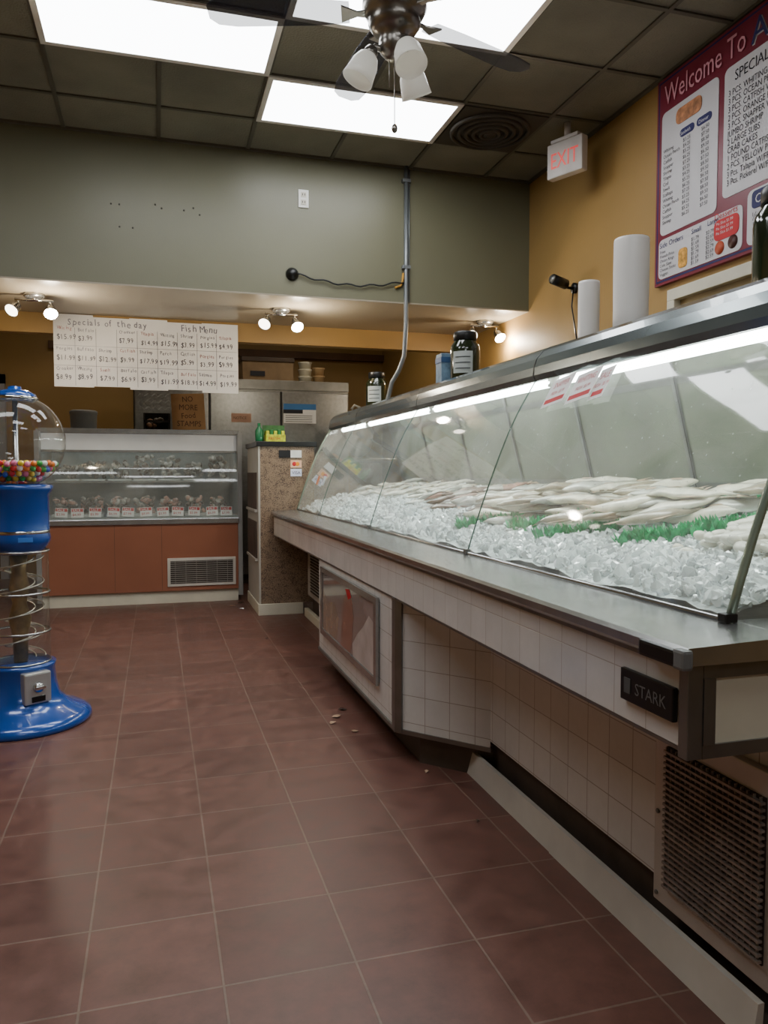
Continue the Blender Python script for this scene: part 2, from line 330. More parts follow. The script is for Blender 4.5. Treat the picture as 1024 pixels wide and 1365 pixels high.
T('SPECIALTIES',.07,3.13,3.0,inkb,sx=.85)
it=['3 PCS. WHITING W/FRIES','3 PCS. OCEAN PERCH W/FRIES','3 PCS. CATFISH W/FRIES','2 PCS. ORANGE ROUGHY W/FRIES','3 PCS. SNAPPER W/FRIES','JUMBO SHRIMP','2 LARGE SUBS','CRAB CAKES','1 POUND CATFISH NUGGETS','2 PCS. YELLOW PERCH W/FRIES','3 Pcs. Talapia W/FRIES','3 Pcs. Pickerel W/FRIES']
for i,s in enumerate(it):
    T(s,.042,3.17,2.94-i*.038,inkb,sx=.8); T('$%d.99'%(5+i%4),.042,2.5,2.94-i*.038,inkb)
rrect(3.36,3.56,2.97,3.05,mat('menu_food',S(180,120,80),.5,0,.5,30),X-.009)
for x in (3.47,3.34): rrect(x-.055,x+.055,2.895,2.935,inkn,X-.009,.018)
b.text('Sandwich',.026,MB_right(X-.0095,3.52,2.905),pw,sx=.8); b.text('Dinner',.026,MB_right(X-.0095,3.38,2.905),pw)
for i in range(14):
    z=2.865-i*.029; T(['Whiting','Ocean Perch','Catfish','Snapper','Shrimp','Tilapia','Cod','Smelt','Scallops'][i%9],.026,3.66,z,inkb)
    T('$%d.25'%(3+i%5),.026,3.5,z,inkb); T('$%d.50'%(6+i%4),.026,3.36,z,inkb)
T('Side Orders',.04,3.68,2.365,inkn); T('Small',.036,3.42,2.37,inkn); T('Large',.036,3.3,2.375,inkn)
for i in range(6):
    z=2.335-i*.024; T(['Fries','French Fries','Onion Rings','Cole Slaw','Cheese Sticks','Veggies'][i],.024,3.675,z,inkb); T('$1.%d9'%(7-i%3),.026,3.42,z,inkb); T('$2.%d9'%(7-i%3),.026,3.31,z,inkb)
rrect(3.45,3.52,2.22,2.32,mat('menu_fries',S(205,150,60),.5,0,.5,40),X-.009,.02)
rrect(3.08,3.25,2.28,2.38,inkr,X-.009); T('Desserts',.045,3.25,2.385,inkr)
for i in range(3): b.text('Pie Slice $1.99',.02,MB_right(X-.0095,3.235,2.355-i*.023),pw)
for k,(y,z) in enumerate([(3.21,2.245),(3.12,2.25)]): b.lathe([(.032,0),(.032,.003)],(X-.006,y,z),[mat('menu_pie',S(190,80,50),.5),mat('menu_cake',S(70,30,25),.5)][k],20,Matrix.Rotation(-math.pi/2,4,'Y'))
rrect(1.95,3.0,2.36,2.44,inkn,X-.009,.02); b.text('Oysters',.06,MB_right(X-.0095,2.98,2.38),pw); T('½ lb......$5.99',.05,3.0,2.31,inkb); T('1 lb......$9.99',.05,3.0,2.265,inkb)
T('Scallops',.05,2.98,2.215,inkn)
b.build()

# ---------------- main seafood counter
root=empty('seafood_display_counter')
wt=S(206,204,201); gr=S(164,156,148)
tY=tilemat('white_wall_tile_side',wt,gr,.108,(0,1,0),off=(.03,.05),mortar=.0016,rough=.2,var=.03,nvar=.07)
tF=tilemat('white_fascia_tile',wt,S(176,168,160),.108,(0,1,0),off=(.03,.0),mortar=.0012,rough=.2,var=.03,nvar=.07)
tD=tilemat('white_wall_tile_diag',wt,gr,.108,(.666,-.746,0),off=(.02,.05),mortar=.0016,rough=.2,var=.03,nvar=.07)
b=MB('tiled_base')
b.box(1.17,2.0,1.22,6.15,.16,.66,tY); b.box(1.20,1.95,1.24,6.1,0,.16,dark)
b.box(.90,2.0,1.145,6.17,.655,.812,tF)
b.prism([(1.125,0),(1.14,.088),(1.155,.088),(1.15,0)],1.22,2.05,'Y',kerb); b.prism([(1.128,0),(1.143,.085),(1.158,.085),(1.153,0)],2.055,3.0,'Y',kerb); b.box(1.155,1.22,1.22,2.9,0,.03,dark)
b.box(1.13,1.165,4.7,6.1,0,.065,cream,.005)
vs=[(.905,2.89),(.905,4.41),(1.17,4.72),(1.17,2.58)]
def wallq(p,q,mt): b.quad((p[0],p[1],.13),(q[0],q[1],.13),(q[0],q[1],.655),(p[0],p[1],.655),mt)
wallq(vs[0],vs[1],tY); wallq(vs[1],vs[2],tD); wallq(vs[3],vs[0],tD)
b.add([(x,y,.13) for x,y in vs],[(0,1,2,3)],dark)
b.prism([(.99,2.85),(.99,4.38),(1.2,4.55),(1.2,2.62)],0,.13,'Z',mat('kick_grey_brown',S(82,72,64),.5,0,.2))
b.build(root,recalc=False)
b=MB('steel_trim')
b.box(.895,.905,2.885,2.925,.125,.655,steel_d); b.prism([(.895,2.885),(.915,2.862),(.923,2.869),(.905,2.893)],.125,.655,'Z',steel_d)
b.box(.897,.907,2.89,4.41,.118,.135,steel_d); b.prism([(.9,2.885),(1.17,2.575),(1.177,2.582),(.907,2.893)],.118,.135,'Z',steel_d)
b.box(.9,1.17,1.145,6.17,.648,.656,steel_d)
b.box(.892,.925,1.135,1.16,.64,.812,steel_d,.002)
b.box(.925,2.0,1.135,1.147,.785,.812,steel_d); b.box(.925,2.0,1.135,1.147,.64,.665,steel_d); b.box(.925,.95,1.133,1.147,.665,.785,steel_d)
b.box(.95,2.0,1.14,1.146,.665,.785,cream); b.box(.893,.9,1.16,6.17,.80,.812,steel_d)
b.prism([(.885,.812),(.878,.82),(.878,.836),(.885,.844),(1.11,.852),(1.11,.812)],1.125,6.19,'Y',steel)
b.box(1.11,2.0,1.125,1.29,.812,.852,steel,.003); b.box(1.11,2.0,6.12,6.19,.812,.852,steel)
b.box(.868,.886,1.14,1.25,.807,.838,black,.006); b.box(.868,.89,1.118,1.15,.805,.842,mat('bumper_grey',S(110,112,112),.4),.006)
b.build(root)
b=MB('poster_frame')
pic=mat('poster_print',S(130,122,120),.12,0,.3,5,coat=.8)
b.box(.886,.9,3.13,3.17,.24,.62,steel); b.box(.886,.9,4.25,4.29,.24,.62,steel); b.box(.886,.9,3.17,4.25,.59,.62,steel); b.box(.886,.9,3.17,4.25,.24,.27,steel); b.box(.892,.899,3.17,4.25,.27,.59,pic)
pwh=mat('poster_white_shape',S(182,176,172),.2,0,.15,8,coat=.6); pfl=mat('poster_flesh',S(140,98,84),.2,0,.4,16,coat=.6)
def flat(pts,mt,x): b.add([(x,y,z) for y,z in pts],[tuple(range(len(pts)))],mt)
flat([(3.55,.272),(3.175,.272),(3.175,.50),(3.26,.52),(3.36,.45),(3.46,.40),(3.56,.33)],pwh,.8915)
flat([(4.24,.272),(3.9,.272),(3.85,.40),(3.95,.47),(4.1,.44),(4.24,.50)],mat('poster_beige',S(150,134,118),.2,0,.2,9,coat=.6),.8915)
flat([(3.80,.272),(3.60,.272),(3.56,.36),(3.54,.47),(3.58,.56),(3.66,.575),(3.74,.52),(3.78,.40)],pfl,.8912)
flat([(3.70,.575),(3.62,.585),(3.58,.55),(3.64,.53)],inkr,.8908)
b.build(root,recalc=False)
b=MB('vent_grille')
b.box(1.145,1.17,1.20,1.57,.12,.56,mat('grille_frame',S(190,184,176),.35,.3),.004)
gd=mat('grille_dark',S(48,38,34),.7); b.box(1.140,1.146,1.215,1.52,.17,.51,gd)
slat=mat('grille_slat',S(150,140,132),.4,.4,.3,20)
for i in range(24):
    z=.175+i*.0140; b.box(1.130,1.142,1.215,1.52,z,z+.0055,slat)
for i in range(18):
    y=1.222+i*.0172; b.box(1.134,1.141,y,y+.0025,.17,.51,slat)
for (y,z) in ((1.555,.14),(1.555,.54),(1.555,.34)): b.blob((1.143,y,z),(.004,.006,.006),steel_d)
b.box(1.15,1.17,5.3,5.95,.2,.6,mat('small_grille_frame',S(150,148,142),.4),.003)
for i in range(16): b.box(1.144,1.15,5.33,5.92,.22+i*.023,.23+i*.023,gd)
b.build(root)
b=MB('nameplate'); b.box(.888,.899,1.17,1.335,.698,.762,black,.003); b.text('STARK',.034,MB_right(.887,1.285,.718),mat('plate_silver',S(110,113,113),.4,.3),sx=.95); b.box(.8865,.888,1.30,1.32,.715,.745,mat('plate_emblem',S(80,82,82),.4)); b.build(root)
b=MB('blue_sticker'); sb=mat('sticker_blue',S(40,95,185),.4)
b.prism([(2.22,.548),(1.99,.548),(1.95,.528),(2.10,.520),(2.22,.530)],1.160,1.169,'X',sb); b.box(1.157,1.161,2.04,2.14,.53,.54,white); b.build(root)
# glass
GP=[(1.09,.85),(1.115,.93),(1.145,1.02),(1.178,1.11),(1.213,1.20),(1.25,1.29),(1.29,1.37),(1.325,1.43),(1.365,1.495)]
YJ=[1.27,2.62,3.97,5.30,6.16]
b=MB('curved_glass')
for i in range(4): b.ribbon(GP,YJ[i]+.003,YJ[i+1]-.003,'Y',glass)
for y in (1.27,6.16):
    vs=[(x,y,z) for x,z in GP]+[(1.95,y,1.58),(2.0,y,.85)]; b.add(vs,[tuple(range(len(vs)))],glass)
b.build(root,recalc=False)
b=MB('glass_joints'); jm=mat('glass_edge',S(70,90,80),.2,.2)
for y in YJ[1:-1]: b.tube([(x-.001,y,z) for x,z in GP],.0024,jm,6)
em=mat('end_trim',S(150,165,150),.2,.6)
for y in (1.27,6.16): b.tube([(x,y,z) for x,z in GP],.009,em,8)
b.tube([(1.09,1.27,.855),(1.09,6.16,.855)],.006,steel,8); b.box(1.075,1.105,1.26,1.285,.852,.87,black,.003)
for y in YJ[1:-1]: b.box(1.08,1.098,y-.012,y+.012,.852,.87,steel_d)
b.build(root)
b=MB('hood')
HP=[(1.362,1.49),(1.352,1.51),(1.354,1.54),(1.365,1.572),(1.388,1.6),(1.42,1.619),(1.46,1.625),(1.98,1.625),(1.98,1.585),(1.5,1.585),(1.42,1.56),(1.39,1.53),(1.375,1.49)]
b.prism(HP,1.262,6.17,'Y',hoodm)
hw=mat('hood_reflector',S(200,205,200),.4); b.ribbon([(1.378,1.492),(1.393,1.529),(1.42,1.556),(1.5,1.581),(1.84,1.581)],1.28,6.15,'Y',hw)
for y in YJ[1:-1]: b.ribbon([(x-.001,z+.0015) for x,z in HP[:8]],y-.003,y+.003,'Y',black)
b.build(root,recalc=False)
b=MB('fluorescent_tube'); tubem=emat('tube_glow',(.93,1,.97,1),42)
for (a,c) in ((1.33,2.60),(2.66,3.95),(4.0,5.28),(5.34,6.1)):
    b.tube([(1.455,a,1.492),(1.455,c,1.492)],.016,tubem,12)
    for y in (a,c): b.box(1.44,1.47,y-.015,y+.015,1.475,1.585,white,.003)
b.build(root)
b=MB('case_interior'); inn=mat('interior_panel',S(100,104,90),.4,0,.25,2.5,detail=8)
b.ribbon([(2.0,.85),(1.985,1.05),(1.84,1.585)],1.28,6.15,'Y',inn,False)
y=1.75
while y<6.1:
    b.ribbon([(1.98,1.05),(1.835,1.585)],y,y+.03,'Y',steel_d,False); b.ribbon([(1.978,1.05),(1.833,1.585)],y+.005,y+.01,'Y',black,False); y+=.72
b.ribbon([(1.975,1.085),(1.965,1.115)],1.28,6.15,'Y',steel_d,False); b.ribbon([(1.865,1.48),(1.855,1.51)],1.28,6.15,'Y',steel_d,False)
b.box(1.98,2.0,1.28,6.15,.85,1.6,white)
b.build(root,recalc=False)

# ice
def zs(x,y):
    u=max(0,min(1,(x-1.1)/.87)); return .862+.19*u**.85+.016*mnoise.noise(Vector((x*6,y*6,0)))+.010*mnoise.noise(Vector((x*17,y*17,3)))
icew=mat('packed_ice',S(240,247,246),.25,0,.05,30,bump=.9,bscale=60)
b=MB('crushed_ice'); nx,ny=18,120; vs=[]
for j in range(ny+1):
    for i in range(nx+1):
        x=1.105+.865*i/nx; y=1.30+4.8*j/ny; vs.append((x,y,zs(x,y)))
fs=[(j*(nx+1)+i,j*(nx+1)+i+1,(j+1)*(nx+1)+i+1,(j+1)*(nx+1)+i) for j in range(ny) for i in range(nx)]
b.add(vs,fs,icew,True)
icem=mat('ice_chunk',S(250,254,254),.05,0,.02,30,trans=.6,ior=1.31,spec=.8)
icem2=mat('ice_chunk_white',S(246,251,250),.14,0,.04,30,spec=.8,coat=.5)
for k in range(9500):
    y=1.31+4.75*R()**1.5; 
    x=1.115+(.42*R()**.8 if k%5 else .83*R()); s=U(.006,.018)*(1 if y<3.0 else 1.15)
    if k%14==0: s*=1.7
    e=Euler((U(0,6),U(0,6),U(0,6)))
    b.blob((x,y,zs(x,y)+U(0,.012)),(s*U(.7,1.5),s*U(.6,1.3),s*U(.25,.7)),icem if k%3==0 else icem2,1,.22,e,False)
b.build(None,False)

# fish
def fishmesh(b,x,y,ang,L,W,H,mt,mf,off=.01,taper=.5,tail=True,bend=0,back=None,lift=0,fl=1):
    n=13; seg=10; vs=[];fs=[];fb=[]
    prof=[.10,.42,.66,.85,.97,1,.97,.88,.75,.60,.45,.30,.2]
    ca,sa=math.cos(ang),math.sin(ang)
    def P(s,w,h):
        w*=fl
        lx=(s-.5)*L; ly=w+bend*math.sin(s*3)*L; X=x+lx*ca-ly*sa; Y=y+lx*sa+ly*ca; X=min(1.96,max(1.12,X)); Y=max(1.3,Y); return (X,Y,zs(X,Y)+off+h+lift*(1-s))
    for i in range(n):
        s=i/(n-1)*.86
        for k in range(seg):
            a=2*math.pi*k/seg; vs.append(P(s,math.cos(a)*W*prof[i]/2,H/2+math.sin(a)*H*prof[i]**.8/2))
    for i in range(n-1):
        for k in range(seg):
            q=(k+1)%seg; (fb if (back and k in (0,1,9) ) else fs).append((i*seg+k,i*seg+q,(i+1)*seg+q,(i+1)*seg+k))
    o=len(b.v)
    fs.append(tuple(range(seg))[::-1]); fs.append(tuple((n-1)*seg+k for k in range(seg)))
    b.add(vs,fs,mt,True)
    if fb:
        k2=b.mi(back)
        for f in fb: b.f.append(tuple(i+o for i in f)); b.m.append(k2); b.sm.append(True)
    if tail:
        b.add([P(.84,-W*.1,H*.45),P(.84,W*.1,H*.45),P(1.02,W*.5,H*.5),P(.95,0,H*.45),P(1.02,-W*.5,H*.5)],[(0,1,3),(1,2,3),(0,3,4)],mf)
        b.add([P(.3,W*.47,H*.5),P(.62,W*.38,H*.5),P(.6,W*.58,H*.55),P(.42,W*.66,H*.55)],[(0,1,2,3)],mf)
        b.add([P(.2,W*.05,H*.98),P(.2,-W*.15,H*.95),P(.33,-W*.12,H*1.04),P(.33,W*.0,H*1.06)],[(0,1,2,3)],mf)
        cx=[P(.07+.013*math.cos(q*1.05),W*.10+.11*W*.5*math.sin(q*1.05),H*.93) for q in range(6)]; b.add(cx,[tuple(range(6))],black)
pale=mat('pale_fish_skin',S(230,223,203),.2,0,.18,28,coat=.5); paleg=mat('silver_fish_skin',S(196,194,184),.2,.1,.25,18,coat=.5); backm=mat('fish_back_tan',S(146,134,112),.25,0,.3,25,coat=.5)
pfin=mat('fish_fin',S(188,160,134),.4); pink=mat('pink_fish_skin',S(172,132,118),.28,0,.3,20,coat=.4); brownf=mat('brown_fish_skin',S(116,94,82),.3,0,.35,22,coat=.4)
fillm=mat('white_fillet',S(238,233,219),.25,0,.08,30,coat=.4)
D=-math.radians(43)
b=MB('whole_fish_pile')
for row,y0 in enumerate([1.97,2.30,2.63,2.95]):
    for lay in range(3):
        for k in range(5):
            off=.05+.040*k+U(-.03,.03); x=1.34+.52*U(.02,.85); y=y0+off-.06+(1.6-x)*.9
            fishmesh(b,x,y,D+U(-.3,.3)+(math.pi if R()<.3 else 0),U(.25,.37),U(.06,.085),U(.034,.046),pale if R()<.7 else paleg,pfin,.010+lay*.028,bend=U(-.08,.08),back=backm if R()<.7 else None,lift=U(0,.035),fl=1 if R()<.5 else -1)
b.build(None,True)
b=MB('pink_fish_pile')
for k in range(55):
    x=U(1.42,1.88); y=U(3.2,4.1)+(1.6-x)*.5
    fishmesh(b,x,y,D+U(-.5,.5),U(.18,.26),U(.07,.09),.03,[pink,brownf,paleg][int(R()*3)],pfin,.012+(k%3)*.018,back=brownf)
b.build()
b=MB('small_silver_fish_pile')
for k in range(80):
    x=U(1.5,1.9); y=U(4.3,5.9)
    fishmesh(b,x,y,D+U(-.9,.9),U(.14,.22),U(.04,.055),.024,[pale,paleg,fillm][int(R()*3)],pfin,.01+(k%3)*.015,back=backm if k%3==0 else None)
b.build()
b=MB('squid_and_scallop_pile')
for k in range(190):
    x=U(1.36,1.92); y=U(1.33,1.72)+(1.6-x)*.35
    if y<1.32: continue
    b.blob((x,y,zs(x,y)+.012+(k%3)*.016),(U(.02,.035),U(.015,.022),U(.010,.016)),fillm if k%3 else pale,2,.06,Euler((U(-.3,.3),U(-.3,.3),U(0,6))))
for k in range(16):
    x=U(1.42,1.85); y=1.42+U(0,.3); fishmesh(b,x,y,D+U(-.4,.4),U(.2,.28),.05,.025,fillm,fillm,.03,tail=False,bend=.05)
b.build()
green=mat('green_plastic_leaf',S(16,160,94),.35,0,.4,40,spec=.6)
b=MB('plastic_parsley_divider')
for y0,wd,xa,nn in ((1.60,.022,1.33,800),(1.93,.028,1.27,1000),(2.25,.026,1.30,900),(2.58,.024,1.24,800)):
    for k in range(nn):
        t=R(); x=xa+(1.93-xa)*t; y=y0+(1.6-x)*.92+U(-wd,wd)+.17
        if y<1.32: continue
        z=zs(x,y)+.008; h=U(.02,.055); a=U(0,6.28); dx,dy=math.cos(a)*.005,math.sin(a)*.005; lx,ly=U(-.03,.03),U(-.03,.03)
        b.add([(x-dx,y-dy,z),(x+dx,y+dy,z),(x+dx*1.4+lx*.6,y+dy*1.4+ly*.6,z+h*.6),(x+lx,y+ly,z+h),(x-dx*1.4+lx*.6,y-dy*1.4+ly*.6,z+h*.6)],[(0,1,2,3,4)],green)
b.build(None,False)

# flyers on hood glass
b=MB('price_flyer')
d=Vector((GP[-1][0]-GP[-3][0],0,GP[-1][1]-GP[-3][1])).normalized(); base=Vector((1.283,0,1.37))
for (y,w,t) in ((2.42,.15,'SNAPPER'),(2.26,.15,'WHITING'),(2.12,.08,'SALE')):
    o=base+Vector((-.006,y,0)); xx=Vector((0,-1,.10)).normalized()
    M=MT(o,xx,d); b.box(0,w,0,.115,-.0005,.0005,whitep,0,M); b.text(t,.034,M@Matrix.Translation((w/2,.075,.001)),inkr,'CENTER',sx=.75)
    b.text('FRESH  $5.99',.02,M@Matrix.Translation((w/2,.045,.001)),inkr,'CENTER',sx=.8); b.box(.01,w-.01,.012,.03,.0005,.001,inkr,0,M)
b.build()
# jars
jarg=mat('pickle_jar_glass',S(30,38,22),.12,0,.4,20,coat=.6); lid=mat('jar_lid_black',S(25,26,26),.35)
def jar(x,y,z,lab):
    b=MB('pickle_jar'); b.lathe([(.0,0),(.07,0),(.078,.01),(.08,.03),(.08,.175),(.076,.2),(.058,.225),(.055,.235)],(x,y,z),jarg,28)
    b.lathe([(.06,.23),(.062,.232),(.062,.268),(.058,.274),(0,.274)],(x,y,z),lid,28)
    a0=math.radians(200); vs=[]
    for i in range(9):
        a=a0+i*.17; vs+= [(x+.0812*math.cos(a),y+.0812*math.sin(a),z+.05),(x+.0812*math.cos(a),y+.0812*math.sin(a),z+.165)]
    b.add(vs,[(2*i,2*i+2,2*i+3,2*i+1) for i in range(8)],lab,True); 
    for q in range(3):
        b.tube([(x+.082*math.cos(a0+i*.17),y+.082*math.sin(a0+i*.17),z+.075+q*.03) for i in range(1,8)],.002,inkb,4)
    b.build()
lb=mat('jar_label_white',S(170,176,172),.6,0,.1); lbb=mat('jar_label_blue',S(105,130,150),.5,0,.3,30)
jar(1.60,3.89,1.626,lb); jar(1.60,5.62,1.626,lb); jar(1.60,1.685,1.626,lb)
b=MB('spice_carton'); b.box(1.50,1.56,3.98,4.07,1.626,1.80,lbb,.004); b.box(1.498,1.562,3.978,4.072,1.75,1.78,mat('carton_band',S(50,80,120),.5)); b.build()
def roll(x,y,r,h):
    b=MB('plastic_wrap_roll'); rm=mat('roll_white',S(225,222,218),.35,0,.04,4)
    b.lathe([(r*.5,0),(r,0),(r*.99,h*.35),(r*1.01,h*.7),(r,h-.01),(r*.97,h),(r*.5,h),(r*.5,h-.03)],(x,y,1.626),rm,36); b.lathe([(r*.48,.01),(r*.48,h+.006),(r*.38,h+.006),(r*.38,.01)],(x,y,1.626),mat('core_card',S(150,120,85),.8),24); b.build()
roll(1.75,2.60,.066,.41); roll(1.75,2.9,.044,.32)

# ---------------- granite stand
b=MB('granite_checkout_stand'); gm=granite('brown_granite'); side=mat('stand_side_laminate',S(176,174,166),.4,0,.06)
b.box(.80,1.24,6.22,6.97,.09,1.36,gm); b.box(.785,.80,6.22,6.97,.09,1.36,side); b.box(.77,1.26,6.20,6.98,1.36,1.40,black,.004)
b.box(.775,1.14,6.195,6.22,0,.09,cream,.003); b.box(.775,.80,6.22,6.97,0,.09,cream,.003)
for z in (.45,.85): b.box(.775,.785,6.32,6.9,z,z+.3,dark); b.box(.765,.786,6.3,6.92,z-.02,z,side)
for (x,z,c) in ((1.09,1.30,S(220,220,220)),(1.09,1.22,S(225,180,150)),(1.09,1.15,S(210,215,235))):
    b.box(x-.045,x+.045,6.21,6.219,z-.03,z+.03,mat('card_sticker',c,.4))
b.text('VISA',.035,MB_back(1.055,6.208,1.137),inkn); b.blob((1.075,6.209,1.22),(.018,.002,.018),inkr); b.blob((1.1,6.209,1.22),(.018,.002,.018),mat('sticker_orange',S(230,150,30),.4))
b.box(.95,1.06,6.212,6.219,1.27,1.33,mat('black_sticker',S(25,25,28),.4)); b.build()
b=MB('card_logo_sticker'); 
M=MT((1.165,5.6,1.06),(-.1,-1,0),(.35,0,1)); b.box(0,.1,0,.07,0,.001,mat('visa_white',S(215,218,230),.4),0,M); b.text('VISA',.04,M@Matrix.Translation((.005,.02,.002)),inkn,sx=.9)
M=MT((1.165,5.8,1.06),(-.1,-1,0),(.35,0,1)); b.box(0,.1,0,.07,0,.001,mat('mc_orange',S(215,120,60),.4),0,M); b.build()
b=MB('candy_display_box'); yl=mat('yellow_green_pack',S(190,200,40),.4,0,.4,30)
b.box(.86,1.02,6.3,6.42,1.401,1.46,yl,.004); b.box(.85,1.03,6.42,6.44,1.401,1.54,mat('green_card_back',S(60,110,60),.5,0,.4,20)); 
for i in range(5): b.box(.865+i*.031,.89+i*.031,6.31,6.41,1.46,1.49+.01*(i%2),[yl,mat('pack_green',S(40,120,60),.4)][i%2],.002)
b.text('FRESH',.035,MB_back(.88,6.299,1.415),inkr); b.build()
b=MB('green_bottle'); b.lathe([(0,0),(.03,0),(.032,.02),(.032,.09),(.012,.12),(.012,.15),(0,.15)],(.81,6.34,1.401),mat('green_plastic_bottle',S(30,110,70),.25),20); b.build()

# ---------------- rear deli case
b=MB('refrigerated_deli_case'); ora=mat('terracotta_panel',S(146,94,72),.32,0,.08,2); gy_=mat('case_grey',S(150,152,152),.35,.4,.08); ing=mat('case_inside',S(140,146,146),.5,0,.1)
x0,x1,yf=-.93,.70,7.0
b.box(x0,x1,yf+.03,7.85,0,.11,cream); b.box(x0,x1,yf,7.85,.11,.72,ora,.004)
for x in (-.35,.04): b.box(x-.0012,x+.0012,yf-.001,yf+.002,.12,.70,dark)
b.box(x0-.01,x1+.01,yf-.02,yf+.02,.70,.75,steel,.006); b.box(x1,x1+.04,yf-.01,7.85,0.05,1.5,gy_,.004); b.box(x0-.04,x0,yf-.01,7.85,0.05,1.5,gy_,.004)
b.box(x0,x1,7.8,7.85,.72,1.5,ing); b.box(x0,x1,yf+.02,7.8,.72,.76,ing)
b.box(x0-.04,x1+.04,yf+.10,7.86,1.49,1.52,gy_,.004); b.box(x0,x1,yf+.10,yf+.13,1.34,1.49,mat('case_header_translucent',S(210,214,214),.3,0,.05,emis=.10),.003); b.box(x0-.02,x1+.02,yf+.09,yf+.14,1.485,1.53,steel,.004); b.box(x0,x1,yf+.095,yf+.135,1.325,1.345,steel)
b.ribbon([(yf+.0,.75),(yf+.01,.9),(yf+.03,1.1),(yf+.07,1.25),(yf+.11,1.33)],x0,x1,'X',glassd)
b.box(x0,x1,7.35,7.8,1.06,1.075,steel)
b.box(x0+.02,x1-.02,7.2,7.23,1.42,1.44,emat('deli_tube',(.9,1,.97,1),6))
b.box(.085,.675,yf-.012,yf+.002,.15,.40,mat('deli_grille_frame',S(200,196,188),.4),.003); b.box(.11,.65,yf-.015,yf-.01,.175,.375,gd)
ds=mat('deli_slat',S(150,146,140),.4,.4)
for i in range(11): b.box(.11,.65,yf-.02,yf-.013,.183+i*.018,.190+i*.018,ds)
for i in range(6): b.box(.15+i*.09,.153+i*.09,yf-.022,yf-.014,.175,.375,ds)
b.build(None,False)
b=MB('deli_seafood_trays'); tray=mat('foam_tray',S(180,180,176),.5); meat=mat('dark_seafood',S(95,84,76),.35,0,.5,30); shell=mat('grey_shellfish',S(165,160,152),.3,0,.4,30)
for i in range(7):
    x=-.86+i*.22; hh=U(.05,.2); b.box(x,x+.2,7.1,7.45,.762,.79,tray,.006)
    for k in range(40): b.blob((x+U(.02,.18),U(7.12,7.43),.80+U(0,.12)),(U(.02,.045),U(.015,.03),U(.012,.025)),[meat,shell,pink][int(R()*3)],1,.15,Euler((U(0,1),U(0,1),U(0,6))))
    b.box(x,x+.2,7.4,7.7,1.076,1.09,tray,.006)
    for k in range(34): b.blob((x+U(.02,.18),U(7.42,7.68),1.11+U(0,hh)),(U(.02,.045),U(.015,.03),U(.012,.025)),[meat,shell][int(R()*2)],1,.15,Euler((U(0,1),U(0,1),U(0,6))))
b.build()
b=MB('price_tag_row')
for i in range(11):
    x=-.84+i*.14+U(-.015,.015); tl=U(-.08,.08)
    M=MT((x,7.055,.763+max(0,-tl)*.1+.002),(1,0,tl),(0,.15,1)); b.box(0,.10,0,.08,-.001,.001,whitep,0,M); b.box(.004,.096,.05,.076,.001,.002,inkr,0,M); b.text('SALE',.03,M@Matrix.Translation((.012,.052,.003)),whitep); b.text('$%d.99'%(3+i%6),.03,M@Matrix.Translation((.01,.015,.003)),inkr)
b.build()
card=mat('cardboard',S(150,118,82),.8,0,.12)
b=MB('cardboard_notice'); M=MT((.15,7.2,1.53),(1,0,.04),(0,.15,1)); b.box(0,.29,0,.33,-.002,.002,card,0,M)
mk=mat('marker_brown',S(78,54,44),.7)
for i,s in enumerate(['NO','MORE','Food','STAMPS']): b.text(s,.072,M@Matrix.Translation((.145,.255-.075*i,.004))@Matrix.Rotation(.05*(-1)**i,4,'Z'),mk,'CENTER',sx=.85)
b.build()
b=MB('countertop_basket'); bk=mat('basket_dark',S(30,26,24),.6)
b.box(-.1,.13,7.25,7.5,1.521,1.54,bk,.004)
for x in (-.1,.12): b.box(x,x+.01,7.25,7.5,1.54,1.68,bk)
b.box(-.1,.13,7.25,7.26,1.6,1.62,bk); b.box(-.1,.13,7.49,7.5,1.54,1.7,bk)
for k in range(14): b.blob((U(-.06,.09),U(7.3,7.46),1.56+U(0,.08)),(.03,.025,.02),[mat('pkg_tan',S(150,110,80),.5),meat][k%2],1,.1)
b.build()
b=MB('grey_canister'); b.lathe([(0,0),(.1,0),(.11,.02),(.115,.15),(.12,.155),(.12,.18),(.1,.19),(0,.19)],(-.62,7.5,1.521),mat('canister_grey',S(120,122,125),.4),28); b.build()

# ---------------- reach-in fridge
b=MB('reach_in_refrigerator'); fr=mat('stainless_quilted',S(132,133,132),.3,.8,.1,30)
m=fr; N=m.node_tree.nodes; L=m.node_tree.links; ck=N.new('ShaderNodeTexChecker'); ck.inputs['Scale'].default_value=22; mp=N.new('ShaderNodeMapping'); mp.inputs['Rotation'].default_value=(0,math.radians(45),0); tc=N.new('ShaderNodeTexCoord'); L.new(tc.outputs['Object'],mp.inputs[0]); L.new(mp.outputs[0],ck.inputs[0]); bp=N.new('ShaderNodeBump'); bp.inputs['Strength'].default_value=.5; bp.inputs['Distance'].default_value=.004; L.new(ck.outputs['Fac'],bp.inputs['Height']); L.new(bp.outputs[0],N['Principled BSDF'].inputs['Normal'])
b.box(-.2,1.97,8.02,8.8,.1,2.1,steel_d); b.box(-.15,1.9,8.1,8.7,0,.1,dark)
b.box(-.2,1.97,8.0,8.02,2.0,2.1,steel_d,.004)
for k in range(3):
    x=-.19+k*.722; b.box(x,x+.705,7.97,8.02,.2,1.98,fr,.008); b.box(x+.02,x+.05,7.94,7.965,1.0,1.35,chrome,.005); b.box(x+.02,x+.05,7.96,7.975,1.0,1.04,chrome)
    b.box(x-.012,x-.003,7.968,8.0,.2,1.98,black)
M=MB_back(1.27,7.966,1.66); b.box(0,.34,0,.2,0,.002,whitep,0,M); b.box(0,.34,.14,.2,.002,.003,mat('label_blue',S(50,110,170),.5),0,M); b.box(0,.2,.1,.14,.002,.0035,inkb,0,M)
